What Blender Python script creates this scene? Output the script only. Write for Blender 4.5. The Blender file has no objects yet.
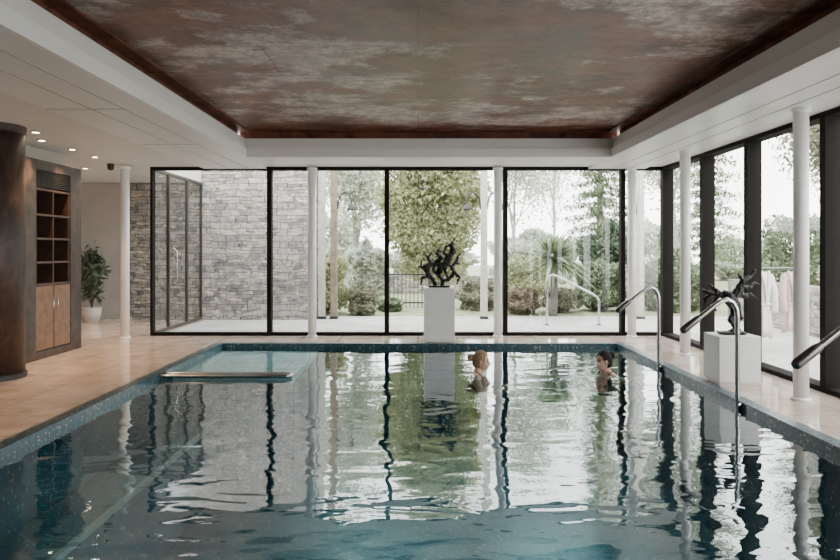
import bpy, math, random
import numpy as np
from mathutils import Vector, Matrix
random.seed(7)
F=653.3; H=1.37
def WX(px,Y): return (px-418)/F*Y
def WZ(py,Y): return H-(py-250)/F*Y
col=bpy.context.scene.collection
ORG={}

# ---------------- materials ----------------
def nt(name):
    m=bpy.data.materials.new(name); m.use_nodes=True
    t=m.node_tree; return m,t,t.nodes['Principled BSDF']
def worldpos(t,scale=(1,1,1)):
    g=t.nodes.new('ShaderNodeNewGeometry'); mp=t.nodes.new('ShaderNodeMapping')
    mp.inputs['Scale'].default_value=scale
    t.links.new(g.outputs['Position'],mp.inputs['Vector']); return mp.outputs['Vector']
def ramp(t,fac,stops):
    r=t.nodes.new('ShaderNodeValToRGB'); e=r.color_ramp.elements
    while len(e)<len(stops): e.new(0.5)
    for i,(p,c) in enumerate(stops):
        e[i].position=p; e[i].color=(c[0],c[1],c[2],1)
    t.links.new(fac,r.inputs['Fac']); return r.outputs['Color']
def noise(t,vec,scale,detail=4,rough=.55,dist=0):
    n=t.nodes.new('ShaderNodeTexNoise'); n.inputs['Scale'].default_value=scale
    n.inputs['Detail'].default_value=detail; n.inputs['Roughness'].default_value=rough
    n.inputs['Distortion'].default_value=dist
    t.links.new(vec,n.inputs['Vector']); return n.outputs['Fac']
def bump(t,b,h,strength=.3,dist=.01):
    n=t.nodes.new('ShaderNodeBump'); n.inputs['Strength'].default_value=strength
    n.inputs['Distance'].default_value=dist
    t.links.new(h,n.inputs['Height']); t.links.new(n.outputs['Normal'],b.inputs['Normal']); return n
def mul(t,a,b_,fac=1,mode='MULTIPLY'):
    mx=t.nodes.new('ShaderNodeMix'); mx.data_type='RGBA'; mx.blend_type=mode
    if isinstance(fac,(int,float)): mx.inputs['Factor'].default_value=fac
    else: t.links.new(fac,mx.inputs['Factor'])
    t.links.new(a,mx.inputs['A']); t.links.new(b_,mx.inputs['B']); return mx.outputs['Result']
def M(name,c,rough=.5,metal=0,var=.12,scale=8,bumps=0,spec=.5):
    m,t,b=nt(name)
    n=noise(t,worldpos(t),scale)
    lo=[max(0,x*(1-var)) for x in c]; hi=[min(1,x*(1+var)) for x in c]
    t.links.new(ramp(t,n,[(.3,lo),(.7,hi)]),b.inputs['Base Color'])
    b.inputs['Roughness'].default_value=rough; b.inputs['Metallic'].default_value=metal
    b.inputs['Specular IOR Level'].default_value=spec
    if bumps: bump(t,b,n,bumps)
    return m
def brickM(name,axes,c1,c2,mort,w,h,ms,offset=.5,rough=.4,nvar=.3,nscale=6):
    m,t,b=nt(name)
    g=worldpos(t); s=t.nodes.new('ShaderNodeSeparateXYZ'); t.links.new(g,s.inputs[0])
    cb=t.nodes.new('ShaderNodeCombineXYZ')
    t.links.new(s.outputs[axes[0]],cb.inputs[0]); t.links.new(s.outputs[axes[1]],cb.inputs[1])
    k=t.nodes.new('ShaderNodeTexBrick'); k.offset=offset
    k.inputs['Scale'].default_value=1; k.inputs['Brick Width'].default_value=w; k.inputs['Row Height'].default_value=h
    k.inputs['Mortar Size'].default_value=ms; k.inputs['Mortar Smooth'].default_value=.3
    k.inputs['Color1'].default_value=(*c1,1); k.inputs['Color2'].default_value=(*c2,1); k.inputs['Mortar'].default_value=(*mort,1)
    t.links.new(cb.outputs[0],k.inputs['Vector'])
    n=noise(t,g,nscale,7,.68)
    t.links.new(mul(t,k.outputs['Color'],ramp(t,n,[(.34,[1-nvar,1-nvar*1.1,1-nvar*1.2]),(.64,[1]*3)])),b.inputs['Base Color']); b.inputs['Roughness'].default_value=rough
    return m
def stoneMat(name,axes,k_=1.0):
    m,t,b=nt(name); g=worldpos(t); s=t.nodes.new('ShaderNodeSeparateXYZ'); t.links.new(g,s.inputs[0])
    cb=t.nodes.new('ShaderNodeCombineXYZ'); t.links.new(s.outputs[axes[0]],cb.inputs[0]); t.links.new(s.outputs[axes[1]],cb.inputs[1])
    def warped(sc,amp):
        nn=t.nodes.new('ShaderNodeTexNoise'); nn.inputs['Scale'].default_value=sc; nn.inputs['Detail'].default_value=3
        t.links.new(cb.outputs[0],nn.inputs['Vector'])
        ma=t.nodes.new('ShaderNodeVectorMath'); ma.operation='MULTIPLY_ADD'
        t.links.new(nn.outputs['Color'],ma.inputs[0]); ma.inputs[1].default_value=amp; t.links.new(cb.outputs[0],ma.inputs[2]); return ma.outputs[0]
    def brick(vec,w,h,ms,off,sq,seedc):
        k=t.nodes.new('ShaderNodeTexBrick'); k.offset=off; k.offset_frequency=2; k.squash=sq; k.squash_frequency=3
        k.inputs['Scale'].default_value=1; k.inputs['Brick Width'].default_value=w; k.inputs['Row Height'].default_value=h
        k.inputs['Mortar Size'].default_value=ms; k.inputs['Mortar Smooth'].default_value=.5
        k.inputs['Color1'].default_value=(*seedc[0],1); k.inputs['Color2'].default_value=(*seedc[1],1); k.inputs['Mortar'].default_value=(.05,.047,.045,1)
        t.links.new(vec,k.inputs['Vector']); return k
    wv=warped(3.2,(.36,.12,0)); wv2=warped(2.1,(.34,.15,0))
    A=brick(wv,.30,.062,.006,.41,.5,((.46*k_,.42*k_,.37*k_),(.14*k_,.14*k_,.14*k_)))
    A2=brick(wv2,.26,.125,.0065,.33,.65,((.40*k_,.375*k_,.345*k_),(.21*k_,.205*k_,.20*k_)))
    sel=ramp(t,noise(t,worldpos(t,(1,1,1.2)),2.6,2,.5),[(.49,(0,0,0)),(.50,(1,1,1))])
    bw=t.nodes.new('ShaderNodeRGBToBW'); t.links.new(sel,bw.inputs[0])
    c=mul(t,A.outputs['Color'],A2.outputs['Color'],bw.outputs[0],'MIX')
    n=noise(t,g,13,6,.7); c=mul(t,c,ramp(t,n,[(.3,[.5]*3),(.65,[1.2]*3)]))
    n2=noise(t,worldpos(t,(1,1,3)),3.5,3,.6); c=mul(t,c,ramp(t,n2,[(.35,(.72,.74,.78)),(.6,(1.15,1.09,1.0))]))
    t.links.new(c,b.inputs['Base Color']); b.inputs['Roughness'].default_value=.9
    bump(t,b,c,.9,.035); return m
def leafM(name,stops,rough=.6):
    m,t,b=nt(name)
    g=t.nodes.new('ShaderNodeNewGeometry')
    c=ramp(t,g.outputs['Random Per Island'],stops)
    t.links.new(c,b.inputs['Base Color']); b.inputs['Roughness'].default_value=rough
    tr=t.nodes.new('ShaderNodeBsdfTranslucent'); t.links.new(c,tr.inputs['Color'])
    mx=t.nodes.new('ShaderNodeMixShader'); mx.inputs[0].default_value=.35
    t.links.new(b.outputs[0],mx.inputs[1]); t.links.new(tr.outputs[0],mx.inputs[2])
    t.links.new(mx.outputs[0],t.nodes['Material Output'].inputs['Surface']); return m
def schlick(t,f0,normal=None,power=5):
    lw=t.nodes.new('ShaderNodeLayerWeight'); lw.inputs['Blend'].default_value=.5
    if normal: t.links.new(normal,lw.inputs['Normal'])
    pw=t.nodes.new('ShaderNodeMath'); pw.operation='POWER'; pw.inputs[1].default_value=power; t.links.new(lw.outputs['Facing'],pw.inputs[0])
    ma=t.nodes.new('ShaderNodeMath'); ma.operation='MULTIPLY_ADD'; ma.use_clamp=True; ma.inputs[1].default_value=1-f0; ma.inputs[2].default_value=f0
    t.links.new(pw.outputs[0],ma.inputs[0]); return ma.outputs[0]
def glassM(name,tint,f0=.06):
    m,t,b=nt(name); t.nodes.remove(b)
    tr=t.nodes.new('ShaderNodeBsdfTransparent'); tr.inputs['Color'].default_value=(*tint,1)
    gl=t.nodes.new('ShaderNodeBsdfGlossy'); gl.inputs['Roughness'].default_value=0.0
    n=noise(t,worldpos(t),.6,1)
    bp=t.nodes.new('ShaderNodeBump'); bp.inputs['Strength'].default_value=.05; bp.inputs['Distance'].default_value=.01
    t.links.new(n,bp.inputs['Height']); t.links.new(bp.outputs[0],gl.inputs['Normal'])
    mx=t.nodes.new('ShaderNodeMixShader'); t.links.new(schlick(t,f0),mx.inputs[0])
    t.links.new(tr.outputs[0],mx.inputs[1]); t.links.new(gl.outputs[0],mx.inputs[2])
    t.links.new(mx.outputs[0],t.nodes['Material Output'].inputs['Surface']); return m

white=M('white_paint',(.71,.695,.67),.45,var=.03,scale=2)
cream=M('cream_plaster',(.44,.41,.37),.7,var=.06,scale=3)
beam=M('beam_panel_white',(.78,.77,.75),.35,var=.03,scale=1.5)
colw=M('column_white',(.84,.84,.83),.35,var=.02)
frameM=M('dark_bronze_frame',(.013,.011,.010),.75,0,spec=.1)
chrome=M('brushed_steel',(.5,.51,.52),.2,1,var=.1,scale=30)
steeld=M('dark_steel',(.16,.16,.16),.28,1)
bronze=M('dark_bronze',(.016,.015,.014),.42,.5,var=.5,scale=20,bumps=.4)
darkwood=M('dark_walnut',(.026,.014,.010),.4,var=.4,scale=15)
redwood=M('mahogany',(.050,.025,.017),.4,var=.3,scale=12)
oak=M('oak_door',(.17,.10,.06),.45,var=.25,scale=12)
darkstone=M('dark_marble',(.042,.030,.024),.3,var=.7,scale=7)
robeM=M('white_towelling',(.80,.73,.70),.9,bumps=.3,scale=60)
robeP=M('pink_towelling',(.62,.47,.43),.9,bumps=.3,scale=60)
glass=glassM('window_glass',(.97,.985,.98))
deckL=brickM('travertine_tiles',(0,1),(.65,.54,.45),(.58,.48,.395),(.33,.26,.21),.6,.6,.006,offset=0,rough=.06,nvar=.32,nscale=3.2)
patioM=brickM('patio_paving',(0,1),(.54,.52,.49),(.46,.45,.43),(.28,.28,.27),.6,.45,.008,rough=.6,nvar=.2,nscale=1.5)
stone=stoneMat('stacked_slate',(0,2),1.2)
stoneS=stoneMat('stacked_slate_side',(1,2),1.1)
grassM=M('lawn',(.22,.24,.13),.9,var=.4,scale=3)
barkM=M('bark',(.13,.115,.10),.9,var=.4,scale=14,bumps=.6)
barkP=M('bark_pale',(.30,.29,.27),.9,var=.3,scale=14)
postw=M('weathered_timber',(.46,.43,.38),.7,var=.2,scale=10)
postb=M('brown_timber',(.20,.15,.11),.7,var=.3,scale=10)
blackM=M('black_iron',(.02,.02,.02),.5)
potM=M('pale_pot',(.55,.54,.52),.6)

# copper ceiling
copper,t,b=nt('oxidised_copper')
n1=noise(t,worldpos(t,(.8,1.0,1)),1.8,12,.76,0)
c1=ramp(t,n1,[(.34,(.060,.021,.013)),(.45,(.150,.056,.034)),(.55,(.23,.098,.062)),(.68,(.31,.16,.11))])
n2=noise(t,worldpos(t,(.85,1.2,1)),1.6,14,.74,0)
n4=noise(t,worldpos(t,(.5,.6,1)),.9,2,.5)
ad=t.nodes.new('ShaderNodeMath'); ad.operation='MULTIPLY_ADD'; ad.inputs[1].default_value=.6; t.links.new(n4,ad.inputs[0]); t.links.new(n2,ad.inputs[2])
patch=ramp(t,ad.outputs[0],[(.80,(0,0,0)),(.85,(.6,.6,.6)),(.91,(.95,.95,.95))])
n3=noise(t,worldpos(t),10,9,.76)
pale=ramp(t,n3,[(.34,(.28,.21,.18)),(.6,(.64,.56,.51))])
bw=t.nodes.new('ShaderNodeRGBToBW'); t.links.new(patch,bw.inputs[0])
c2=mul(t,c1,pale,bw.outputs[0],'MIX')
n5=noise(t,worldpos(t,(1.0,1.4,1)),1.3,13,.76,0)
c2=mul(t,c2,ramp(t,n5,[(.41,(.34,.27,.24)),(.48,(1,1,1))]),.9)
c2=mul(t,c2,ramp(t,n3,[(.35,(.64,.60,.58)),(.6,(1.12,1.1,1.1))]),.8)
k=t.nodes.new('ShaderNodeTexBrick'); k.offset=.5; k.inputs['Scale'].default_value=1; k.inputs['Brick Width'].default_value=2.6; k.inputs['Row Height'].default_value=.9
k.inputs['Mortar Size'].default_value=.006; k.inputs['Color1'].default_value=(1,1,1,1); k.inputs['Color2'].default_value=(.84,.82,.82,1); k.inputs['Mortar'].default_value=(.4,.32,.3,1)
t.links.new(worldpos(t),k.inputs['Vector'])
t.links.new(mul(t,c2,k.outputs['Color']),b.inputs['Base Color'])
t.links.new(ramp(t,n5,[(.35,(.28,)*3),(.6,(.42,)*3)]),b.inputs['Roughness']); b.inputs['Specular IOR Level'].default_value=.35
bump(t,b,n3,.2,.01)

def mosaic(name,dark,mid,light,thr,step=.03):
    m,t,b=nt(name)
    g=worldpos(t); ad=t.nodes.new('ShaderNodeVectorMath'); ad.operation='ADD'; ad.inputs[1].default_value=(.0131,.0171,.0113)
    t.links.new(g,ad.inputs[0]); sn=t.nodes.new('ShaderNodeVectorMath'); sn.operation='SNAP'; sn.inputs[1].default_value=(step,)*3
    t.links.new(ad.outputs[0],sn.inputs[0]); wn=t.nodes.new('ShaderNodeTexWhiteNoise'); t.links.new(sn.outputs[0],wn.inputs['Vector'])
    c=ramp(t,wn.outputs['Value'],[(0,dark),(thr-.02,mid),(thr,light),(1,light)])
    t.links.new(c,b.inputs['Base Color']); b.inputs['Roughness'].default_value=.3; return m
mosaicM=mosaic('teal_mosaic',(.002,.050,.078),(.008,.108,.150),(.22,.28,.27),.984,.018)
mosaicC=mosaic('dark_coping_mosaic',(.010,.034,.047),(.035,.088,.112),(.34,.32,.27),.965,.015)
paletile=M('pale_pool_tile',(.84,.80,.78),.3)
striptile=M('strip_pool_tile',(.26,.31,.32),.3)

# water
water,t,b=nt('pool_water'); t.nodes.remove(b)
na=noise(t,worldpos(t,(.68,1.15,1)),2.4,2.2,.42,.5)
nb=noise(t,worldpos(t,(.8,1.5,1)),7.5,1.5,.5,.3)
ma=t.nodes.new('ShaderNodeMath'); ma.operation='MULTIPLY_ADD'; ma.inputs[1].default_value=.10
t.links.new(nb,ma.inputs[0]); t.links.new(na,ma.inputs[2])
bp=t.nodes.new('ShaderNodeBump'); bp.inputs['Strength'].default_value=1; bp.inputs['Distance'].default_value=.0115
t.links.new(ma.outputs[0],bp.inputs['Height'])
tr=t.nodes.new('ShaderNodeBsdfTransparent'); tr.inputs['Color'].default_value=(.62,.91,.94,1)
gl=t.nodes.new('ShaderNodeBsdfGlossy'); gl.inputs['Roughness'].default_value=.02; gl.inputs['Color'].default_value=(.93,.985,1,1); t.links.new(bp.outputs[0],gl.inputs['Normal'])
mxs=t.nodes.new('ShaderNodeMixShader'); t.links.new(schlick(t,.025,bp.outputs[0],3.4),mxs.inputs[0]); t.links.new(tr.outputs[0],mxs.inputs[1]); t.links.new(gl.outputs[0],mxs.inputs[2])
t.links.new(mxs.outputs[0],t.nodes['Material Output'].inputs['Surface'])

lampM,t,b=nt('warm_lamp_lens'); b.inputs['Emission Color'].default_value=(1,.8,.55,1); b.inputs['Emission Strength'].default_value=25
n=noise(t,worldpos(t),5); t.links.new(ramp(t,n,[(.3,(.9,.8,.7)),(.7,(1,.9,.8))]),b.inputs['Base Color'])

# ---------------- mesh builder ----------------
class B:
    def __init__(s): s.v=[]; s.f=[]
    def add(s,vs,fs):
        o=len(s.v); s.v+= [tuple(map(float,x)) for x in vs]; s.f+=[tuple(i+o for i in f) for f in fs]; return s
    def box(s,x0,x1,y0,y1,z0,z1):
        vs=[(x,y,z) for z in (z0,z1) for y in (y0,y1) for x in (x0,x1)]
        return s.add(vs,[(0,2,3,1),(4,5,7,6),(0,1,5,4),(2,6,7,3),(0,4,6,2),(1,3,7,5)])
    def tube(s,pts,rad,n=12,ref=(0,0,1),caps=True,flat=False):
        P=[np.array(p,float) for p in pts]
        R=[(r,r) if not isinstance(r,(tuple,list)) else tuple(r) for r in (rad if isinstance(rad,(list,tuple)) else [rad]*len(P))]
        T=[]
        for i in range(len(P)):
            a=P[max(0,i-1)]; c=P[min(len(P)-1,i+1)]; d=c-a; T.append(d/(np.linalg.norm(d)+1e-9))
        if caps and not flat:
            m0=min(R[0]); m1=min(R[-1])
            P=[P[0]-T[0]*m0*.87,P[0]-T[0]*m0*.5]+P+[P[-1]+T[-1]*m1*.5,P[-1]+T[-1]*m1*.87]
            R=[(R[0][0]*.5,R[0][1]*.5),(R[0][0]*.87,R[0][1]*.87)]+R+[(R[-1][0]*.87,R[-1][1]*.87),(R[-1][0]*.5,R[-1][1]*.5)]
            T=[T[0]]*2+T+[T[-1]]*2
        vs=[]; fs=[]; rf=np.array(ref,float); pu=None
        for p,r,tt in zip(P,R,T):
            u=np.cross(rf,tt)
            if np.linalg.norm(u)<.15:
                u=pu-tt*np.dot(pu,tt) if pu is not None else np.cross((1,0,0) if abs(tt[0])<.8 else (0,1,0),tt)
            u=u/np.linalg.norm(u)
            if pu is not None and np.dot(u,pu)<0: u=-u
            pu=u; w=np.cross(tt,u)
            for k in range(n):
                a=2*math.pi*k/n; vs.append(p+u*math.cos(a)*r[0]+w*math.sin(a)*r[1])
        for i in range(len(P)-1):
            for k in range(n):
                fs.append((i*n+k,i*n+(k+1)%n,(i+1)*n+(k+1)%n,(i+1)*n+k))
        if caps:
            fs.append(tuple(range(n))[::-1]); fs.append(tuple((len(P)-1)*n+k for k in range(n)))
        return s.add(vs,fs)
    def lathe(s,c,prof,n=32):
        vs=[];fs=[]
        for r,z in prof:
            for k in range(n):
                a=2*math.pi*k/n; vs.append((c[0]+r*math.cos(a),c[1]+r*math.sin(a),c[2]+z))
        for i in range(len(prof)-1):
            for k in range(n): fs.append((i*n+k,i*n+(k+1)%n,(i+1)*n+(k+1)%n,(i+1)*n+k))
        fs.append(tuple(range(n))[::-1]); fs.append(tuple((len(prof)-1)*n+k for k in range(n)))
        return s.add(vs,fs)
    def ball(s,c,r,n=16,m=12,fn=None,keep=None):
        if not isinstance(r,(tuple,list)): r=(r,r,r)
        vs=[];fs=[];D=[]
        for i in range(m+1):
            th=math.pi*i/m
            for k in range(n):
                a=2*math.pi*k/n; d=(math.sin(th)*math.cos(a),math.sin(th)*math.sin(a),math.cos(th)); D.append(d)
                p=(d[0]*r[0],d[1]*r[1],d[2]*r[2]) if fn is None else fn(d)
                vs.append((c[0]+p[0],c[1]+p[1],c[2]+p[2]))
        for i in range(m):
            for k in range(n):
                f=(i*n+k,(i+1)*n+k,(i+1)*n+(k+1)%n,i*n+(k+1)%n)
                if keep:
                    cc=np.mean([D[j] for j in f],axis=0)
                    if not keep(cc): continue
                fs.append(f)
        return s.add(vs,fs)
    def xf(s,Mx):
        s.v=[tuple(Mx@Vector(p)) for p in s.v]; return s
    def build(s,name,mat,o=(0,0,0),parent=None,smooth=False,bevel=0,label=None,cat=None,kind=None,group=None,weld=False):
        me=bpy.data.meshes.new(name)
        me.from_pydata([(a-o[0],b_-o[1],c-o[2]) for a,b_,c in s.v],[],s.f); me.update()
        if weld:
            import bmesh
            bm=bmesh.new(); bm.from_mesh(me); bmesh.ops.remove_doubles(bm,verts=bm.verts,dist=1e-5); bm.to_mesh(me); bm.free()
        ob=bpy.data.objects.new(name,me); col.objects.link(ob)
        for m in (mat if isinstance(mat,list) else [mat]): me.materials.append(m)
        if smooth:
            me.polygons.foreach_set('use_smooth',[True]*len(me.polygons))
        ob.location=o; ORG[ob.name]=Vector(o)
        if parent:
            ob.parent=parent; ob.location=Vector(o)-ORG[parent.name]
        if bevel:
            bv=ob.modifiers.new('Bevel','BEVEL'); bv.width=bevel; bv.segments=2; bv.limit_method='ANGLE'
        tag(ob,label,cat,kind,group); return ob
def tag(ob,label=None,cat=None,kind=None,group=None):
    if label: ob['label']=label
    if cat: ob['category']=cat
    if kind: ob['kind']=kind
    if group: ob['group']=group
def empty(name,o,**k):
    e=bpy.data.objects.new(name,None); e.empty_display_size=.1; col.objects.link(e); e.location=o; ORG[e.name]=Vector(o); tag(e,**k); return e
def struct(b_,name,mat,label,cat,**k): return b_.build(name,mat,label=label,cat=cat,kind='structure',**k)
def remesh(ob,vox,smooth=4,rough=0,rs=.05):
    r=ob.modifiers.new('R','REMESH'); r.mode='VOXEL'; r.voxel_size=vox
    if smooth:
        q=ob.modifiers.new('S','SMOOTH'); q.factor=.5; q.iterations=smooth
    if rough:
        tx=bpy.data.textures.new('rough','CLOUDS'); tx.noise_scale=rs; tx.noise_depth=3
        d=ob.modifiers.new('D','DISPLACE'); d.texture=tx; d.strength=rough; d.mid_level=.5; d.texture_coords='LOCAL'
    dg=bpy.context.evaluated_depsgraph_get(); dg.update()
    me=bpy.data.meshes.new_from_object(ob.evaluated_get(dg))
    ob.modifiers.clear(); mats=[m for m in ob.data.materials]; ob.data=me
    me.materials.clear()
    for m in mats: me.materials.append(m)
    me.polygons.foreach_set('use_smooth',[True]*len(me.polygons)); me.update()

# ---------------- room shell ----------------
DL,DR,DB,DF=-2.97,3.02,9.64,-1.0
PF=-1.43
fl=B(); 
fl.box(-5.15,DL,-3,10.5,-.3,0); fl.box(DR,4.0,-3,10.5,-.3,0); fl.box(DL,DR,DB,10.5,-.3,0); fl.box(DL,DR,-3,DF,-.3,0)
fl.box(-7.4,-5.15,9.17,13.0,-.3,0); fl.box(-5.15,-4.28,10.5,13.0,-.3,0)
struct(fl,'floor',deckL,'glossy pale tan travertine tiled pool deck','floor')
struct(B().box(-5.15,-4.95,-3,9.17,0,3.2),'wall_left',cream,'plain plaster wall behind the shelving cabinet','wall')
struct(B().box(-5.15,4.1,-3.2,-3.0,0,3.2),'wall_rear',cream,'plain plaster wall closing the pool hall','wall')
struct(B().box(-7.4,-5.15,9.0,9.17,0,3.2),'wall_side',cream,'plain hallway partition wall','wall')
struct(B().box(-7.5,-7.4,9.0,13.1,0,3.2),'wall_hall',cream,'plain end wall of the hallway','wall')
struct(B().box(-7.4,-5.75,12.95,13.15,0,3.2),'wall_back',cream,'dim taupe hallway wall behind the potted plant','wall')
struct(B().box(-5.75,-2.02,12.9,13.3,-.1,5.0),'wall_stone',stone,'grey-brown stacked slate wall running from hallway to garden','wall')
CL,CR,CB,CF=-2.42,2.72,9.14,-1.5
c=B()
c.box(-5.15,CL-.0,-3,10.55,2.7,2.93); c.box(CR,4.1,-3,10.55,2.7,2.93); c.box(CL,CR,CB,10.55,2.7,2.93); c.box(CL,CR,-3,CF,2.7,2.93)
c.box(-7.4,-5.15,9.0,13.0,2.7,2.93); c.box(-5.15,-4.28,10.55,12.9,2.7,2.93)
struct(c,'ceiling',white,'white plaster perimeter ceiling around the copper coffer','ceiling')
c=B(); c.box(-3.42,CL-.0,-3,10.45,2.665,2.7); c.box(CR,3.62,-3,10.45,2.665,2.7); c.box(CL,CR,CB,9.9,2.665,2.7); 
struct(c,'trim_1',beam,'raised white boxed beam soffit around the coffer','ceiling trim',bevel=.004)
c=B(); 
for (a,bb,cc,d) in ((CL,CL+.03,CF,CB),(CR-.03,CR,CF,CB),(CL+.03,CR-.03,CB-.03,CB)): c.box(a,bb,cc,d,2.665,2.79)
struct(c,'trim_2',beam,'white stepped lip at the inside of the coffer','ceiling trim',bevel=.004)
c=B()
for x in (-3.0,-2.7): c.box(x-.004,x+.004,-3,10.4,2.662,2.668)
for x in (3.1,3.35): c.box(x-.004,x+.004,-3,10.4,2.662,2.668)
for y in range(-2,10,2): c.box(-3.42,-2.7,y-.004,y+.004,2.662,2.668); 
struct(c,'trim_3',M('shadow_gap',(.3,.29,.27),.8),'thin shadow-gap joints between ceiling panels','ceiling trim')
c=B(); c.box(CL-.15,CR+.15,CF-.15,CB+.15,3.05,3.15)
struct(c,'ceiling_coffer',copper,'mottled rusty oxidised copper ceiling panel','ceiling')
c=B()
for (a,bb,cc,d) in ((CL-.15,CL-.1,CF,CB),(CR+.1,CR+.15,CF,CB),(CL-.1,CR+.1,CB+.1,CB+.15),(CL-.1,CR+.1,CF-.15,CF-.1)): c.box(a,bb,cc,d,2.93,3.05)
for (a,bb,cc,d) in ((CL-.1,CL+.05,CF,CB+.1),(CR-.05,CR+.1,CF,CB+.1),(CL+.05,CR-.05,CB-.05,CB+.1)): c.box(a,bb,cc,d,3.03,3.05)
copperdk=M('dark_copper_edge',(.135,.048,.029),.5,0,var=.6,scale=6,spec=.3)
struct(c,'trim_4',copperdk,'rust-red copper border round the coffer panel','ceiling trim')

# windows
wn=[0]
def bay_x(x0,x1,Y,z0=0,z1=2.7,t=.036,d=.06,name=None,label='full-height glazed bay with slim dark bronze frame'):
    wn[0]+=1; f=B()
    f.box(x0,x0+t,Y-d,Y+d,z0,z1).box(x1-t,x1,Y-d,Y+d,z0,z1).box(x0+t,x1-t,Y-d,Y+d,z0,z0+.05).box(x0+t,x1-t,Y-d,Y+d,z1-.05,z1)
    w=f.build(name or 'window_%d'%wn[0],frameM,o=((x0+x1)/2,Y,z0),label=label,cat='window',kind='structure')
    B().add([(x0+t,Y,z0+.05),(x1-t,Y,z0+.05),(x1-t,Y,z1-.05),(x0+t,Y,z1-.05)],[(0,1,2,3)]).build('glass_pane',glass,o=((x0+x1)/2,Y,z0),parent=w); return w
def bay_y(y0,y1,X,z0=0,z1=2.7,t=.035,d=.06,name=None,label='full-height side glazing bay with dark bronze frame',mat=None):
    wn[0]+=1; f=B()
    f.box(X-d,X+d,y0,y0+t,z0,z1).box(X-d,X+d,y1-t,y1,z0,z1).box(X-d,X+d,y0+t,y1-t,z0,z0+.05).box(X-d,X+d,y0+t,y1-t,z1-.05,z1)
    w=f.build(name or 'window_%d'%wn[0],mat or frameM,o=(X,(y0+y1)/2,z0),label=label,cat='window' if not name else 'door',kind='structure')
    B().add([(X,y0+t,z0+.05),(X,y1-t,z0+.05),(X,y1-t,z1-.05),(X,y0+t,z1-.05)],[(0,1,2,3)]).build('glass_pane',glass,o=(X,(y0+y1)/2,z0),parent=w); return w
bx=[-4.28,-2.38,-.5,1.4,3.28,3.95]
for a,bb in zip(bx,bx[1:]): bay_x(a,bb,10.5)
by=[-3,-1.1,.4,1.9,3.4,4.9,6.29,7.77,8.99,10.44]
for a,bb in zip(by,by[1:]): bay_y(a,bb,3.98,d=.085,t=.045)
frameG=M('grey_bronze_frame',(.05,.045,.042),.6,spec=.3)
bay_y(10.56,11.2,-4.28,d=.025,t=.022,mat=frameG)
d1=bay_y(11.2,12.1,-4.28,name='door_1',t=.03,d=.025,label='glazed garden door with steel pull handle',mat=frameG)
B().tube([(-4.23,11.3,.8),(-4.17,11.3,.85),(-4.17,11.3,1.35),(-4.23,11.3,1.4)],.014).build('door_handle',chrome,o=(-4.2,11.3,1.1),parent=d1,smooth=True,label='vertical steel pull handle')
bay_y(12.1,12.9,-4.28,d=.025,t=.022,mat=frameG)

# pool
p=B(); w=.11
p.box(DL+.02,DL+w,DF,DB,-1.6,0); p.box(DR-w,DR-.02,DF,DB,-1.6,0); p.box(DL+w,DR-w,DB-w,DB-.02,-1.6,0); p.box(DL+w,DR-w,DF,DF+w,-1.6,0)
p.box(DL+w,DR-w,DF+w,DB-w,-1.6,PF)
p.build('pool_basin',[mosaicM],label='deep teal mosaic swimming pool basin with scattered gold tiles',cat='pool',kind='structure')
p=B(); p.box(DL,DL+w+.005,DF,DB,0,.006); p.box(DR-w-.005,DR,DF,DB,0,.006); p.box(DL+w+.005,DR-w-.005,DB-w-.005,DB,0,.006)
struct(p,'trim_5',mosaicC,'dark mosaic coping strip round the pool rim','pool coping')
p=B(); q_=.006
p.box(DL+w,DL+w+q_,DF+w,DB-w,-.14,0); p.box(DR-w-q_,DR-w,DF+w,DB-w,-.14,0); p.box(DL+w+q_,DR-w-q_,DB-w-q_,DB-w,-.14,0)
struct(p,'trim_6',mosaicC,'dark mosaic waterline band inside the pool','pool waterline tile')
PW=-.06
B().add([(DL+w,DF+w,PW),(DR-w,DF+w,PW),(DR-w,DB-w,PW),(DL+w,DB-w,PW)],[(0,1,2,3)]).build('pool_water',water,label='rippled clear teal water filling the pool',cat='water',kind='stuff')
sb=B().box(-2.85,-1.43,7.55,9.52,PF,-.17).build('spa_bench',mosaicM,o=(-2.1,8.5,PF),bevel=.01,label='submerged spa ledge with pale slatted top near pool corner',cat='pool bench')
sl=B()
for i in range(7): sl.box(-2.84+i*.2,-2.84+i*.2+.188,7.57,9.5,-.17,-.10)
sl.build('slatted_top',paletile,o=(-2.1,8.5,-.17),parent=sb)
ub=B().box(-2.85,-2.33,DF+w,7.53,PF,-.62).build('underwater_bench',mosaicM,o=(-2.6,3,PF),label='underwater teal mosaic seating bench along pool wall',cat='pool bench')
B().box(-2.355,-2.315,DF+w,7.53,-.64,-.6).build('edge_strip',striptile,o=(-2.33,3,-.6),parent=ub,label='pale tile nosing strip')
gr=B(); z2=-.028
arc=[(-1.48+.07*math.sin(a),7.24+.07-.07*math.cos(a),z2) for a in np.linspace(0,math.pi,9)]
gr.tube([(-2.86,7.24,z2),(-2.0,7.24,z2)]+arc+[(-2.0,7.38,z2),(-2.86,7.38,z2)],.020,n=14)
g=gr.build('grab_rail',chrome,o=(-2.86,7.3,z2),smooth=True,label='horizontal stainless loop grab rail beside the spa ledge',cat='pool rail')
for y in (7.24,7.38):
    B().tube([(-2.855,y,z2),(-2.835,y,z2)],.028,n=20,flat=True).build('wall_flange',steeld,o=(-2.85,y,z2),parent=g)

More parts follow.
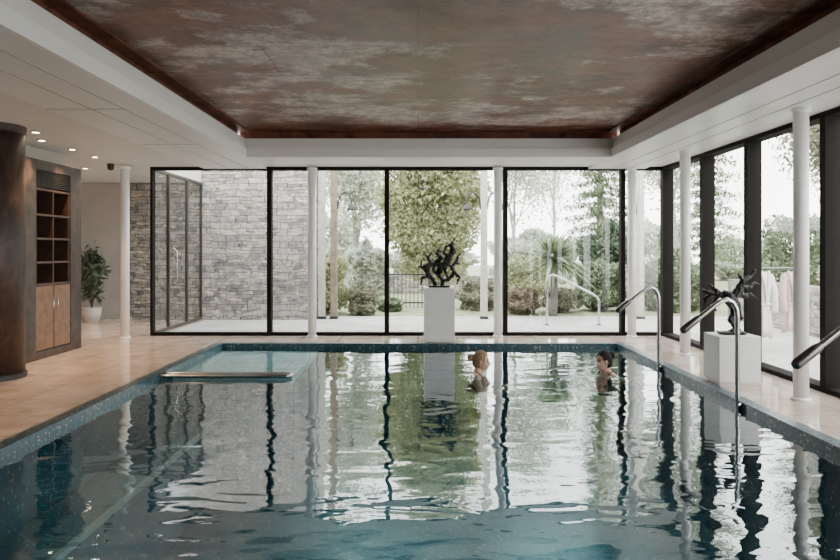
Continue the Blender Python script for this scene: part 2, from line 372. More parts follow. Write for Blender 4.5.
# columns
cl=[(-4.56,10.17),(-1.67,10.3),(1.26,10.3),(3.37,10.3),(3.5,8.56),(3.5,5.97)]
first=None
for x,y in cl:
    lb='slender round white column beside the glazing'
    if first is None:
        first=empty('column',(x,y,0),label='slender round white column at the hallway opening',cat='column',group='slim white columns')
        sh=B().lathe((x,y,0),[(.065,.02),(.065,2.66)],32).build('shaft',colw,o=(x,y,0),parent=first,smooth=False)
        for pl in sh.data.polygons:
            pl.use_smooth=len(pl.vertices)==4
        bs=B().lathe((x,y,0),[(.085,0),(.085,.015),(.07,.03)],32).build('base_ring',colw,o=(x,y,0),parent=first)
        cp=B().lathe((x,y,0),[(.066,2.62),(.08,2.64),(.08,2.665)],32).build('top_ring',colw,o=(x,y,0),parent=first)
        parts=[sh,bs,cp]
    else:
        e=first.copy(); e.location=(x,y,0); col.objects.link(e); e['label']=lb
        for q in parts:
            k=q.copy(); k.parent=e; col.objects.link(k)

cladM,t,b=nt('aged_copper_clad')
n=noise(t,worldpos(t,(1,1,.5)),7,9,.72,.3)
t.links.new(ramp(t,n,[(.34,(.012,.008,.006)),(.5,(.036,.020,.014)),(.62,(.07,.038,.028)),(.75,(.11,.07,.055))]),b.inputs['Base Color']); b.inputs['Roughness'].default_value=.5
cc=B().lathe((-4.53,7.0,0),[(.28,.06),(.28,2.66)],48).build('clad_column',cladM,o=(-4.53,7,0),label='thick round mottled dark copper-clad column beside the cabinet',cat='column')
for pl in cc.data.polygons: pl.use_smooth=len(pl.vertices)==4
B().lathe((-4.53,7.0,0),[(.30,0),(.30,.05),(.285,.06)],48).build('plinth_ring',blackM,o=(-4.53,7,0),parent=cc)
B().lathe((-4.53,7.0,0),[(.282,2.62),(.295,2.64),(.295,2.7)],48).build('capital',cladM,o=(-4.53,7,0),parent=cc)

# cabinet
cy0,cy1,X0,X1=7.82,9.16,-4.95,-4.72
cab=empty('shelving_cabinet',(-4.84,8.49,0),label='tall dark marble framed cabinet with pigeonholes and oak doors',cat='cabinet')
oy0,oy1=8.08,8.88
B().box(X0,X1,cy0,oy0,0,2.5).box(X0,X1,oy1,cy1,0,2.5).box(X0,X1,oy0,oy1,2.37,2.5).box(X0,X1,oy0,oy1,0,.1).build('surround',darkstone,o=(-4.84,8.49,0),parent=cab,bevel=.006,label='dark marble surround')
B().box(X0,X0+.02,oy0,oy1,.1,2.37).build('back_panel',darkwood,o=(-4.84,8.49,0),parent=cab)
v=B(); 
for i in range(8): v.box(X1-.04,X1-.01,oy0,oy1,2.17+i*.025,2.18+i*.025)
v.build('vent_grille',blackM,o=(-4.84,8.49,2.2),parent=cab,label='black slatted vent grille')
for z in (.92,1.2,1.5,1.8,2.12): B().box(X0+.02,X1-.01,oy0,oy1,z,z+.025).build('shelf',redwood,o=(-4.84,8.49,z),parent=cab)
for y in (oy0+.01,8.47,oy1-.03): B().box(X0+.02,X1-.015,y,y+.02,.95,2.12).build('divider',redwood,o=(-4.84,y,.95),parent=cab)
for i,y in enumerate((oy0,oy0+.405)):
    dd=B().box(X1-.03,X1-.005,y+.005,y+.39,.11,.91).build('door',oak,o=(X1,y,.1),parent=cab,bevel=.004,label='plain oak cupboard door')
    hy=y+.35 if i==0 else y+.045
    B().tube([(X1,hy,.6),(X1+.02,hy,.61),(X1+.02,hy,.73),(X1,hy,.74)],.007).build('handle',chrome,o=(X1,hy,.6),parent=dd,smooth=True)

d0=None
for x,y in [(-4.55,7.9),(-4.3,7.35),(-4.55,8.6),(-4.6,9.3),(-5.4,10.6),(-6.3,11.2),(-3.9,6.0),(-3.9,4.0)]:
    if d0 is None:
        d0=B().lathe((x,y,2.68),[(.055,.02),(.055,.012),(.045,.008),(.04,.02)],24).build('downlight',steeld,o=(x,y,2.7),label='small recessed warm ceiling downlight',cat='light',group='ceiling downlights')
        ln=B().lathe((x,y,2.69),[(.036,0),(.036,.008)],20).build('lens',lampM,o=(x,y,2.7),parent=d0)
    else:
        k=d0.copy(); k.location=(x,y,2.7); col.objects.link(k); q=ln.copy(); q.parent=k; col.objects.link(q)
    L=bpy.data.lights.new('downlight_lamp','SPOT'); L.energy=120; L.color=(1,.62,.36); L.spot_size=1.4; L.spot_blend=.7; L.shadow_soft_size=.05
    lo=bpy.data.objects.new('downlight_lamp',L); lo.location=(x,y,2.66); col.objects.link(lo)
B().lathe((-4.75,10.1,2.6),[(.02,0),(.045,.02),(.05,.05),(.05,.1)],20).build('security_camera',blackM,o=(-4.75,10.1,2.7),smooth=True,label='small black dome camera under the ceiling',cat='security camera')

# ---------------- pedestals and sculptures ----------------
pedM=M('pedestal_white',(.78,.78,.76),.4,var=.04)
def pedestal(cx,cy,wx,wy,h,label):
    e=empty('pedestal',(cx,cy,0),label=label,cat='pedestal')
    B().box(cx-wx/2,cx+wx/2,cy-wy/2,cy+wy/2,.03,h).build('plinth_body',pedM,o=(cx,cy,0),parent=e,bevel=.006)
    B().box(cx-wx/2+.02,cx+wx/2-.02,cy-wy/2+.02,cy+wy/2-.02,0,.03).build('foot',pedM,o=(cx,cy,0),parent=e)
    return e
pedestal(.32,9.95,.46,.42,.80,'white square pedestal carrying the tangled bronze sculpture')
pedestal(3.24,6.75,.42,.36,.50,'low white square pedestal carrying the bronze bird')
cx,cy,z0=.32,9.95,.80
s=B()
s.tube([(cx-.15,cy,z0+.016),(cx+.15,cy,z0+.016)],[(.08,.014)]*2,n=14)
KR=.92
def ch(pts,rad,**k): s.tube([(cx+a,cy+b_,z0+c_) for a,b_,c_ in pts],[r*KR if not isinstance(r,tuple) else (r[0]*KR,r[1]*KR) for r in rad],n=10,**k)
ch([(-.05,0,.02),(-.08,.02,.1),(-.15,.0,.18),(-.2,-.03,.28),(-.13,-.03,.37),(-.03,0,.35)],[.035,.035,.045,.065,.045,.035])
ch([(-.2,-.03,.28),(-.28,-.02,.32),(-.27,0,.40)],[.035,.03,.014])
ch([(.05,0,.02),(.05,.02,.12),(-.01,0,.2),(.02,-.02,.3),(.11,0,.37),(.15,.02,.47)],[.045,.035,.045,.06,.065,.06])
ch([(.15,.02,.47),(.22,.02,.55),(.19,.0,.65),(.24,0,.74)],[.05,.05,.032,.010])
ch([(.15,.02,.47),(.07,0,.53),(.11,-.03,.62),(.18,0,.66)],[.035,.03,.022,.016])
ch([(.05,0,.1),(.14,-.04,.12),(.24,-.03,.22),(.18,0,.32),(.26,0,.38),(.33,.02,.35)],[.03,.035,.045,.035,.03,.010])
ch([(.26,0,.38),(.28,.0,.47),(.33,.02,.52)],[.028,.022,.010])
ch([(.24,-.03,.22),(.31,-.02,.15),(.27,-.0,.05)],[.03,.025,.014])
ch([(-.15,0,.18),(-.26,.02,.14),(-.28,.02,.04)],[.032,.025,.012])
ch([(-.01,0,.2),(-.09,.03,.27),(-.05,.03,.38),(.03,-.02,.45),(-.03,0,.52),(.0,.02,.60)],[.035,.032,.05,.045,.03,.010])
ch([(-.13,-.03,.37),(-.17,.02,.46),(-.11,.02,.53)],[.035,.028,.010])
ch([(-.17,.02,.46),(-.23,.02,.52)],[.022,.008])
ch([(.11,0,.37),(.09,.04,.26),(.14,-.04,.12)],[.035,.025,.02])
s.ball((cx+.20,cy,z0+.57),(.045,.03,.045)); s.ball((cx-.2,cy-.02,z0+.30),(.06,.04,.055))
ob=s.build('abstract_sculpture',bronze,o=(cx,cy,z0),label='tangled dark bronze abstract sculpture on the white pedestal',cat='sculpture')
remesh(ob,.007,1,rough=.042,rs=.025)
cx,cy,z0=3.24,6.75,.50
s=B(); KR=.88
s.tube([(cx-.12,cy,z0+.016),(cx+.12,cy,z0+.016)],[(.09,.014)]*2,n=14)
ch([(.0,0,.02),(.04,0,.07),(-.01,.02,.15),(.03,0,.24)],[.04,.032,.03,.035])
ch([(.08,.02,.02),(.07,.03,.1),(.01,.02,.18),(.01,0,.28)],[.03,.025,.025,.03])
ch([(.08,.03,.2),(.03,0,.30),(-.03,-.03,.36),(-.06,-.05,.43),(-.12,-.08,.45)],[.04,.07,.07,.035,.012])
ch([(.06,.03,.25),(.12,.08,.16),(.10,.1,.08),(.14,.1,.03)],[(.04,.02),(.045,.02),(.03,.015),.01])
ch([(-.03,0,.36),(-.14,0,.43),(-.22,0,.42),(-.30,.0,.46)],[.045,.038,.03,.010])
ch([(-.20,0,.42),(-.27,.02,.36),(-.25,.02,.28)],[.032,.022,.008])
ch([(-.13,0,.41),(-.18,.02,.32),(-.15,.02,.24)],[.032,.022,.008])
ch([(-.14,0,.43),(-.20,.02,.50),(-.24,.02,.52)],[.03,.02,.008])
ch([(.0,0,.36),(.08,0,.46),(.12,0,.55),(.20,.02,.59),(.26,.02,.67)],[.055,.05,.042,.028,.010])
ch([(.09,0,.48),(.18,0,.48),(.24,.02,.53),(.30,.02,.51)],[.04,.032,.022,.008])
ch([(.06,0,.42),(.15,.02,.39),(.21,.03,.41),(.27,.03,.37)],[.04,.03,.022,.008])
ch([(.12,0,.55),(.08,.02,.62)],[.03,.010])
ob=s.build('bird_sculpture',bronze,o=(cx,cy,z0),label='dark bronze bird sculpture with spread wings on the low pedestal',cat='sculpture')
remesh(ob,.0065,1,rough=.026,rs=.025)

# water spouts
g0=None
for i,y in enumerate((7.80,5.88,4.12)):
    X=2.875
    if g0 is None:
        g0=empty('water_spout',(X,y,0),label='curved stainless hydrotherapy water spout rising from the pool edge',cat='pool spout',group='hydrotherapy spouts')
        pts=[(X,y,-.55),(X,y,.4),(X,y,.77),(X-.01,y,.84),(X-.04,y,.895),(X-.09,y,.922),(X-.15,y,.91),(X-.20,y,.875),(X-.38,y,.735)]
        parts=[B().tube(pts,.021,n=16).build('pipe',chrome,o=(X,y,0),parent=g0,smooth=True),
          B().tube([(X-.34,y,.765),(X-.37,y,.742),(X-.485,y,.652)],[.024,.033,.035],n=16).build('nozzle',steeld,o=(X,y,0),parent=g0,smooth=True,label='thicker dark steel nozzle')]
        for zz in (-.03,-.45):
            parts.append(B().tube([(X,y,zz),(X+.033,y,zz)],.028,n=20,flat=True).build('wall_bracket',chrome,o=(X,y,0),parent=g0))
    else:
        e=g0.copy(); e.location=(X,y,0); col.objects.link(e)
        for q in parts:
            k=q.copy(); k.parent=e; col.objects.link(k)

# ---------------- people ----------------
skin1=M('skin_light',(.58,.34,.25),.45,var=.06,scale=12)
skin2=M('skin_fair',(.60,.37,.28),.45,var=.06,scale=12)
hair1=M('hair_dark_blonde',(.27,.17,.09),.6,var=.5,scale=60,bumps=.5)
hair2=M('hair_black',(.008,.006,.005),.75,var=.4,scale=60,bumps=.5,spec=.2)
suit=M('black_swimsuit',(.015,.015,.02),.6); lipsM=M('lips',(.45,.16,.14),.4)
eyeM=M('eye_dark',(.03,.02,.015),.2); browM=M('eyebrow',(.06,.035,.02),.7)
def headfn(d,s=1.0):
    x,y,z=d[0]*.093,d[1]*.073,d[2]*.113
    if d[2]<0:
        t_=-d[2]; y*=1-.30*t_**1.5
        if d[0]>0: x+=.012*t_*d[0]
        else: x*=1-.35*t_
    if d[0]>0.2:
        G=lambda yy,zz,sy,sz: math.exp(-(((y-yy)/sy)**2+((z-zz)/sz)**2))
        x+=.028*G(0,-.032,.012,.014)+.014*G(0,-.012,.009,.018)+.007*G(0,-.064,.018,.010)+.009*G(0,-.098,.02,.014)
        x+=.005*(G(.028,.024,.018,.008)+G(-.028,.024,.018,.008))-.010*(G(.030,.002,.013,.012)+G(-.030,.002,.013,.012))
        x+=.004*(G(.042,-.03,.015,.018)+G(-.042,-.03,.015,.018))
    return (x*s,y*s,z*s)
def hand(bd,w,d,n_,side):
    w=np.array(w,float); d=np.array(d,float); d/=np.linalg.norm(d); n_=np.array(n_,float); n_-=d*np.dot(n_,d); n_/=np.linalg.norm(n_); u=np.cross(n_,d)*side
    bd.tube([w,w+d*.03,w+d*.085],[(.022,.017),(.033,.014),(.038,.012)],n=12,ref=tuple(n_))
    for off,L in ((-.028,.066),(-.0095,.076),(.0095,.071),(.028,.056)):
        p0=w+d*.078+u*off; p1=p0+d*L*.45-n_*.004+u*off*.15; p2=p1+d*L*.32-n_*.012; p3=p2+d*L*.22-n_*.014
        bd.tube([p0,p1,p2,p3],[.0095,.009,.008,.007],n=8,ref=tuple(n_))
    p0=w+d*.025-u*.02; bd.tube([p0,p0+d*.03-u*.026-n_*.006,p0+d*.055-u*.036-n_*.012],[.013,.011,.009],n=8,ref=tuple(n_))
def person(X,Y,ang,scale,skin,hair,label,arms,bun,lean=0):
    base=Vector((X,Y,PF+.003)); Mx=Matrix.Translation(base)@Matrix.Rotation(ang,4,'Z')@Matrix.Rotation(lean,4,'Y')@Matrix.Scale(scale,4)
    hc=(.035,0,1.535)
    b_=B()
    b_.tube([(0,0,.80),(0,0,.92),(0,0,1.02),(0,0,1.10),(.005,0,1.2),(0,0,1.28),(-.005,0,1.35),(-.01,0,1.39)],[(.145,.10),(.165,.115),(.125,.095),(.12,.09),(.14,.10),(.158,.092),(.132,.068),(.065,.055)],n=24,ref=(1,0,0))
    for sy in (-.06,.06): b_.ball((.075,sy,1.20),(.045,.05,.05))
    b_.tube([(-.015,0,1.35),(-.002,0,1.41),(.012,0,1.49)],[.060,.050,.048],n=16)
    for sg in (-1,1):
        b_.tube([(-.01,sg*.02,1.415),(-.012,sg*.08,1.378),(-.008,sg*.15,1.355)],[.035,.042,.045],n=14)
        b_.tube([(0,sg*.083,.86),(.01,sg*.09,.66),(.02,sg*.085,.48),(.0,sg*.085,.34),(-.01,sg*.085,.09)],[.086,.073,.052,.05,.034],n=16)
        b_.tube([(-.045,sg*.085,.035),(.02,sg*.088,.045),(.12,sg*.1,.025),(.16,sg*.1,.018)],[.03,.036,.028,.016],n=12)
        b_.ball((hc[0]-.005,sg*.073,hc[2]-.005),(.018,.009,.03),10,8)
    for sg,(el,wr,hd) in zip((-1,1),arms):
        sh=(-.005,sg*.172,1.338)
        b_.tube([(-.005,sg*.09,1.345),sh],[.05,.052],n=14)
        m1=tuple((np.array(sh)+np.array(el))/2); m2=tuple(np.array(el)*.7+np.array(wr)*.3)
        b_.tube([sh,m1,el,m2,wr],[.05,.043,.036,.036,.024],n=14)
        hand(b_,wr,hd,(0,0,1),sg)
    b_.ball(hc,1,48,36,fn=headfn)
    b_.xf(Mx)
    o=tuple(base)
    ob=b_.build('person',skin,o=o,label=label,cat='person'); remesh(ob,.0055,2)
    h=B()
    def hf(d):
        k=1.10+.018*math.sin(math.atan2(d[1],d[2]+.3)*22)+.012*math.sin(d[0]*31+d[1]*17)
        return (d[0]*.093*k-.006,d[1]*.075*k,d[2]*.115*k+.004)
    h.ball(hc,1,60,40,fn=hf,keep=lambda c:(c[2]>.55 and c[0]<.75) or (c[0]<.10 and c[2]>-.6) or (c[0]<.45 and c[2]>.12))
    bc,br=bun
    h.ball(bc,1,28,20,fn=lambda d:tuple(br*(1+.12*math.sin(9*d[0]+4*d[2])*math.cos(8*d[1]))*q for q in d))
    h.tube([(-.05,0,bc[2]-.01),bc],[br*.8,br*.7],n=12)
    random.seed(int(X*100))
    for i in range(26):
        p=np.array(bc)+np.array((random.uniform(-1,.6),random.uniform(-1,1),random.uniform(-1,1)))*br*.8
        q=p+np.array((random.uniform(-.03,.01),random.uniform(-.02,.02),random.uniform(-.03,.025)))
        h.tube([p,(p+q)/2+np.array((0,0,.006)),q],[.004,.003,.0015],n=5)
    for sg in (-1,1): h.tube([(hc[0]+.055,sg*.05,1.595),(hc[0]+.05,sg*.073,1.555),(hc[0]+.03,sg*.079,1.505)],[.008,.006,.003],n=6)
    h.xf(Mx); ho=h.build('hair',hair,o=o,parent=ob,smooth=True,weld=True)
    sd=ho.modifiers.new('Sol','SOLIDIFY'); sd.thickness=.006
    sw=B().tube([(0,0,.86),(0,0,.92),(0,0,1.02),(0,0,1.10),(.005,0,1.2),(.0,0,1.265)],[(.150,.112),(.170,.120),(.130,.100),(.125,.096),(.147,.115),(.158,.11)],n=32,ref=(1,0,0))
    for sg in (-1,1):
        sw.tube([(.10,sg*.07,1.24),(.078,sg*.085,1.33),(.045,sg*.088,1.39),(-.01,sg*.088,1.422),(-.06,sg*.08,1.38),(-.085,sg*.065,1.31),(-.10,sg*.05,1.24)],[(.010,.005)]*7,n=8,ref=(0,1,0))
    sw.xf(Mx); sw.build('swimsuit',suit,o=o,parent=ob,smooth=True)
    for sg in (-1,1):
        e=B().ball((hc[0]+.082,sg*.030,hc[2]+.002),(.009,.013,.008)); e.xf(Mx); e.build('eye',eyeM,o=o,parent=ob,smooth=True)
        e=B().tube([(hc[0]+.092,sg*.014,hc[2]+.024),(hc[0]+.089,sg*.03,hc[2]+.029),(hc[0]+.078,sg*.045,hc[2]+.024)],.0034,n=6); e.xf(Mx); e.build('eyebrow',browM,o=o,parent=ob,smooth=True)
    e=B().tube([(hc[0]+.088,-.021,hc[2]-.063),(hc[0]+.100,0,hc[2]-.062),(hc[0]+.088,.021,hc[2]-.063)],[.004,.007,.004],n=8); e.xf(Mx); e.build('lips',lipsM,o=o,parent=ob,smooth=True)
    return ob
person(.70,7.6,math.radians(-14),.98,skin1,hair1,'woman with dark blonde hair bun chatting neck-deep in water',
  [((.12,-.24,1.16),(.33,-.15,1.24),(1,.2,.1)),((.1,.24,1.16),(.3,.16,1.22),(1,-.2,.1))],((-.085,0,1.575),.042))
person(2.19,7.6,math.radians(203),.98,skin2,hair2,'dark-haired woman in black swimsuit with an arm spread at the water surface',
  [((.12,-.24,1.14),(.32,-.16,1.18),(1,.2,.1)),((-.11,.27,1.325),(-.25,.33,1.375),(-1,.2,-.15))],((-.075,0,1.60),.04))

# ---------------- robe rack ----------------
rk=empty('robe_rack',(4.95,9.0,0),label='low dark metal rack carrying pale towelling robes',cat='clothes rack')
B().tube([(4.58,9,1.12),(5.32,9,1.12)],.014).build('top_rail',steeld,o=(4.95,9,0),parent=rk,smooth=True)
for x in (4.58,5.32): 
    B().tube([(x,9,0.01),(x,9,1.12)],.014).build('upright',steeld,o=(x,9,0),parent=rk,smooth=True)
    B().tube([(x,8.8,.012),(x,9.2,.012)],.014).build('foot',steeld,o=(x,9,0),parent=rk,smooth=True)
def robe(x,y,zt_,zb,w,mat,label,seed):
    n=56; prof=[(0,.45,.25),(.025,.8,.5),(.07,1.0,.7),(.2,.92,.7),(.35,.82,.65),(.5,.74,.6),(.65,.80,.75),(.85,.88,.9),(1,.92,1.0)]
    vs=[];fs=[]
    for q,wx,wy in prof:
        z=zt_-(zt_-zb)*q
        for k in range(n):
            a=2*math.pi*k/n; r=1+(.04+.18*q)*math.sin(7*a+seed+q*2)+.09*q*math.sin(12*a+seed)
            vs.append((x+math.cos(a)*w*wx*r,y+math.sin(a)*.08*wy*r,z+.03*q*math.sin(3*a+seed)))
    for i in range(len(prof)-1):
        for k in range(n): fs.append((i*n+k,i*n+(k+1)%n,(i+1)*n+(k+1)%n,(i+1)*n+k))
    fs.append(tuple(range(n))[::-1]); fs.append(tuple((len(prof)-1)*n+k for k in range(n)))
    b_=B().add(vs,fs)
    for sg in (-1,1): b_.tube([(x+sg*w*.8,y,zt_-.07),(x+sg*w*1.12,y-.03,zt_-.25),(x+sg*w*1.02,y-.05,zt_-.52)],[.042,.044,.048],n=14)
    b_.tube([(x-.05,y-.03,zt_),(x-.02,y-.08,zt_-.2),(x+.0,y-.075,zt_-.42)],[.02,.018,.012],n=8).tube([(x+.05,y-.03,zt_),(x+.02,y-.08,zt_-.2),(x+.0,y-.075,zt_-.42)],[.02,.018,.012],n=8)
    r_=b_.build('robe',mat,o=(x,y,zt_),smooth=True,label=label,cat='robe',group='robes hanging on the rack')
    B().tube([(x-w*.78,y-.045,zt_-.44),(x,y-.075,zt_-.45),(x+w*.78,y-.045,zt_-.44)],[.015]*3,n=8).build('belt',mat,o=(x,y,zt_),parent=r_,smooth=True)
    B().tube([(x,y,zt_-.02),(x,y,zt_+.03),(x+.02,y,zt_+.05),(x+.03,y,zt_+.03)],.004,n=6).build('hanger_hook',steeld,o=(x,y,zt_),parent=r_)
robe(4.765,9,1.07,.18,.115,robeM,'pale pinkish-white towelling robe hanging on the low rack',1)
robe(5.135,9,1.07,.26,.115,robeP,'faded pink towelling robe hanging on the low rack',2.4)

# ---------------- garden ----------------
struct(B().box(-2.2,14,10.56,13.6,-.3,-.01).box(4.07,14,-4,10.56,-.3,-.01).box(-4.2,-2.2,10.56,12.9,-.3,-.01),'ground_patio',patioM,'pale stone paved terrace outside the glazing','patio')
struct(B().box(-30,40,13.6,60,-.3,-.02).box(14,40,-9,13.6,-.3,-.02),'ground_lawn',grassM,'garden lawn beyond the terrace','lawn')
rng=np.random.default_rng(3)
def leaves(n,size,pos,asp=.45,droop=None):
    a=rng.normal(size=(n,3)); a/=np.linalg.norm(a,axis=1)[:,None]
    if droop is not None: a=a*.6+np.array(droop); a/=np.linalg.norm(a,axis=1)[:,None]
    b_=rng.normal(size=(n,3)); b_=np.cross(a,b_); b_/=np.linalg.norm(b_,axis=1)[:,None]
    s=size*rng.uniform(.6,1.4,size=(n,1)); a=a*s; b_=b_*s*asp
    v=np.stack([pos-a,pos+b_,pos+a,pos-b_],axis=1).reshape(-1,3)
    f=np.arange(4*n).reshape(-1,4); return v,f
def leafobj(name,v,f,mat,o,parent=None,**k):
    me=bpy.data.meshes.new(name); vv=v-np.array(o)
    me.from_pydata(vv.tolist(),[],f.tolist()); me.materials.append(mat); me.update()
    ob=bpy.data.objects.new(name,me); col.objects.link(ob); ob.location=o; ORG[ob.name]=Vector(o)
    if parent: ob.parent=parent; ob.location=Vector(o)-ORG[parent.name]
    tag(ob,**k); return ob
def shell(n,c,r,bias=.75,lump=.18,seed=0):
    d=rng.normal(size=(n,3)); d/=np.linalg.norm(d,axis=1)[:,None]
    k=bias+(1-bias)*rng.random((n,1)); 
    k*=1+lump*np.sin(d[:,0:1]*5+seed)*np.cos(d[:,1:2]*4+seed*2)+lump*np.sin(d[:,2:3]*7+seed)
    return np.array(c)+d*k*np.array(r)
L_yel=leafM('leaf_yellow_green',[(0,(.18,.20,.09)),(.5,(.33,.355,.18)),(1,(.53,.54,.33))])
L_grn=leafM('leaf_green',[(0,(.07,.10,.05)),(.5,(.15,.20,.105)),(1,(.30,.35,.20))])
L_dark=leafM('leaf_dark_green',[(0,(.03,.05,.03)),(.6,(.075,.11,.065)),(1,(.17,.22,.13))])
L_olive=leafM('leaf_olive',[(0,(.12,.12,.075)),(.5,(.23,.23,.15)),(1,(.39,.38,.26))])
L_brown=leafM('leaf_reddish',[(0,(.16,.11,.08)),(.5,(.27,.21,.15)),(1,(.38,.34,.23))])
L_haze=leafM('leaf_haze_tint',[(0,(.33,.365,.29)),(.5,(.47,.50,.41)),(1,(.63,.65,.56))])  # distance haze put into the leaf colour as paler tones
L_pink=leafM('blossom_pink',[(0,(.55,.28,.24)),(.5,(.68,.45,.40)),(1,(.80,.74,.70))])
def bush(px0,px1,yt,Y,mat,label,n=3000,size=.045,dy=None,name='bush'):
    bush_w(WX(px0,Y),WX(px1,Y),WZ(yt,Y),Y,mat,label,n,size,dy,name)
def bush_w(x0,x1,zt_,Y,mat,label,n=3000,size=.045,dy=None,name='bush'):
    cx=(x0+x1)/2; rx_=(x1-x0)/2; ry=dy or min(rx_,.9); o=(cx,Y,0)
    e=empty(name,o,label=label,cat='shrub')
    pos=shell(n,(cx,Y,zt_*.45),(rx_,ry,zt_*.56),seed=cx); pos=pos[pos[:,2]>.0]
    v,f=leaves(len(pos),size,pos); leafobj('foliage',v,f,mat,o,parent=e)
    st=B(); r_=random.Random(int(cx*97))
    for i in range(7):
        a=r_.uniform(0,6.28); st.tube([(cx+.05*math.cos(a),Y+.05*math.sin(a),-.03),(cx+rx_*.4*math.cos(a),Y+ry*.4*math.sin(a),zt_*.4),(cx+rx_*.7*math.cos(a),Y+ry*.7*math.sin(a),zt_*.8)],[.02,.012,.005],n=5)
    st.build('stems',barkM,o=o,parent=e,smooth=True)
bush(290,348,250,14.4,L_yel,'rounded yellow-green shrub beside the stone wall',10000,.05)
bush(348,376,282,13.95,L_olive,'small olive shrub edging the terrace',5000)
bush(378,402,298,14.8,L_grn,'low green shrub beside the railing',2500)
bush(456,502,280,15.2,L_olive,'low olive shrub by the timber post',6000)
bush(503,548,258,16.8,L_yel,'light green shrub beneath the palm',8000,.05)
bush(504,540,290,14.2,L_brown,'small reddish shrub edging the terrace',5000)
bush(541,577,288,14.6,L_olive,'low olive shrub near the garden handrail',6000)
bush(577,622,258,15.0,L_grn,'dense green shrub near the garden handrail',11000,.05)
bush(582,640,222,17.6,L_dark,'tall dark green laurel shrub',12000,.07)
bush(642,702,250,15.0,L_grn,'green shrub beyond the corner column',11000,.05)
bush(345,388,240,18.0,L_haze,'hazy pale green shrub in the distance',8000,.08)
bush(500,560,242,22.5,L_haze,'hazy pale shrub mass beyond the lawn',9000,.09)
for i,(x,y,h,m,lb) in enumerate([(7.6,13.1,1.9,L_grn,'green border shrub outside side glazing'),(7.9,11.2,2.1,L_yel,'yellow-green border shrub outside side glazing'),(7.6,9.35,1.7,L_olive,'olive border shrub outside side glazing'),(7.9,7.5,2.1,L_grn,'tall green border shrub outside side glazing')]):
    bush_w(x-.8,x+.8,h,y,m,lb,11000,.055,.7)
for i,x in enumerate(np.arange(-9,26,4.8)):
    bush_w(x-1.95,x+1.95,2.3+.6*math.sin(i*2.1),30,L_haze,'distant pale hedge section at the garden boundary',7000,.13,1.2,name='hedge')
def tree(x,y,h,seed,mat,leafmat,nl,spread=.5,lsize=.05,label='',r0=.12,levels=4,lspread=.25,mass=None):
    r_=random.Random(seed); tr_=B(); tips=[]
    def grow(p,d,L,r,lv):
        q=p+d*L*.5+Vector((r_.uniform(-1,1),r_.uniform(-1,1),0))*L*.05; e_=q+(d+Vector((r_.uniform(-.15,.15),r_.uniform(-.15,.15),.05))).normalized()*L*.5
        tr_.tube([p,q,e_],[r,r*.85,r*.65],n=6 if lv<2 else 4)
        if lv>=2: tips.append(np.array(e_)); tips.append(np.array(q))
        if lv>=levels: return
        for k in range(3 if lv<3 else 2):
            a=r_.uniform(0,6.28); dd=(d+Vector((math.cos(a),math.sin(a),r_.uniform(-.1,.4)))*spread*(1.1 if lv else .8)).normalized()
            grow(e_ if k else q,dd,L*r_.uniform(.6,.8),r*.58,lv+1)
    grow(Vector((x,y,-.05)),Vector((0,0,1)),h*.38,r0,0)
    e=empty('tree',(x,y,0),label=label,cat='tree')
    tr_.build('trunk',mat,o=(x,y,0),parent=e,smooth=True)
    if nl:
        T=np.array(tips); pos=T[rng.integers(0,len(T),nl)]+rng.normal(size=(nl,3))*lspread
        if mass:
            for (c_,r3,nn) in mass: pos=np.concatenate([pos,shell(nn,c_,r3,.55,.2,c_[0])])
        v,f=leaves(len(pos),lsize,pos); leafobj('foliage',v,f,leafmat,(x,y,0),parent=e)
xi=WX(434,16.5)
tree(xi,16.5,5.0,11,barkM,L_yel,5000,.36,.06,'large ivy-covered yellow-green tree beyond the terrace',.2,4,.30,
  mass=[((xi-.6,16.5,2.5),(.7,.6,1.0),9000),((xi+.6,16.5,2.8),(.7,.6,1.05),9000),((xi,16.5,1.45),(.95,.55,.85),9000),((xi,16.5,3.9),(1.25,.8,.9),9000)])
tree(WX(354,20.5),20.5,5.8,5,barkP,L_haze,12000,.45,.08,'hazy pale leafy tree beyond the stone wall',.12,4,.36)
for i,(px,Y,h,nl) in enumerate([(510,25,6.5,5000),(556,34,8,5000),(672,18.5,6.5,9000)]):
    tree(WX(px,Y),Y,h,20+i,barkP,L_haze,nl,.40,.085,'slender hazy tree against the pale sky',.09,5,.36)
for i,(x,y) in enumerate([(10.4,16.0),(10.5,11.0),(12.5,6.2),(10.2,1.8)]):
    tree(x,y,6.0,40+i,barkM,(L_olive,L_grn,L_olive)[i%3],11000,.38,.075,'slender woodland tree beside the side terrace',.13,4,.38)
def conifer(x,y,h,r,seed,label,mat=None):
    e=empty('conifer_tree',(x,y,0),label=label,cat='tree')
    tb=B().tube([(x,y,-.05),(x,y,h*.5),(x,y,h)],[.14,.09,.02],n=8)
    r_=random.Random(seed); P=[]
    for i in range(80):
        z=h*(.12+.86*i/80); a=i*2.4; L=r*(1-z/h)**.8*r_.uniform(.75,1.1); dx,dy=math.cos(a),math.sin(a)
        tb.tube([(x,y,z),(x+dx*L*.6,y+dy*L*.6,z+.02*L),(x+dx*L,y+dy*L,z-.15*L)],[.022,.012,.004],n=4)
        q=rng.random((140,1)); P.append(np.array([[x,y,z]])+q*np.array([[dx*L,dy*L,-.12*L]])+rng.normal(size=(140,3))*np.array([.12,.12,.07])*(.4+q))
    tb.build('trunk',barkM,o=(x,y,0),parent=e,smooth=True)
    P=np.concatenate(P); v,f=leaves(len(P),.085,P,.3,droop=(0,0,-.5)); leafobj('foliage',v,f,mat or L_dark,(x,y,0),parent=e)
conifer(WX(600,23),23,8.5,1.8,1,'tall green conifer behind the laurel',L_grn)
conifer(WX(705,25.5),25.5,9,1.9,2,'tall conifer further back in the garden',L_grn)
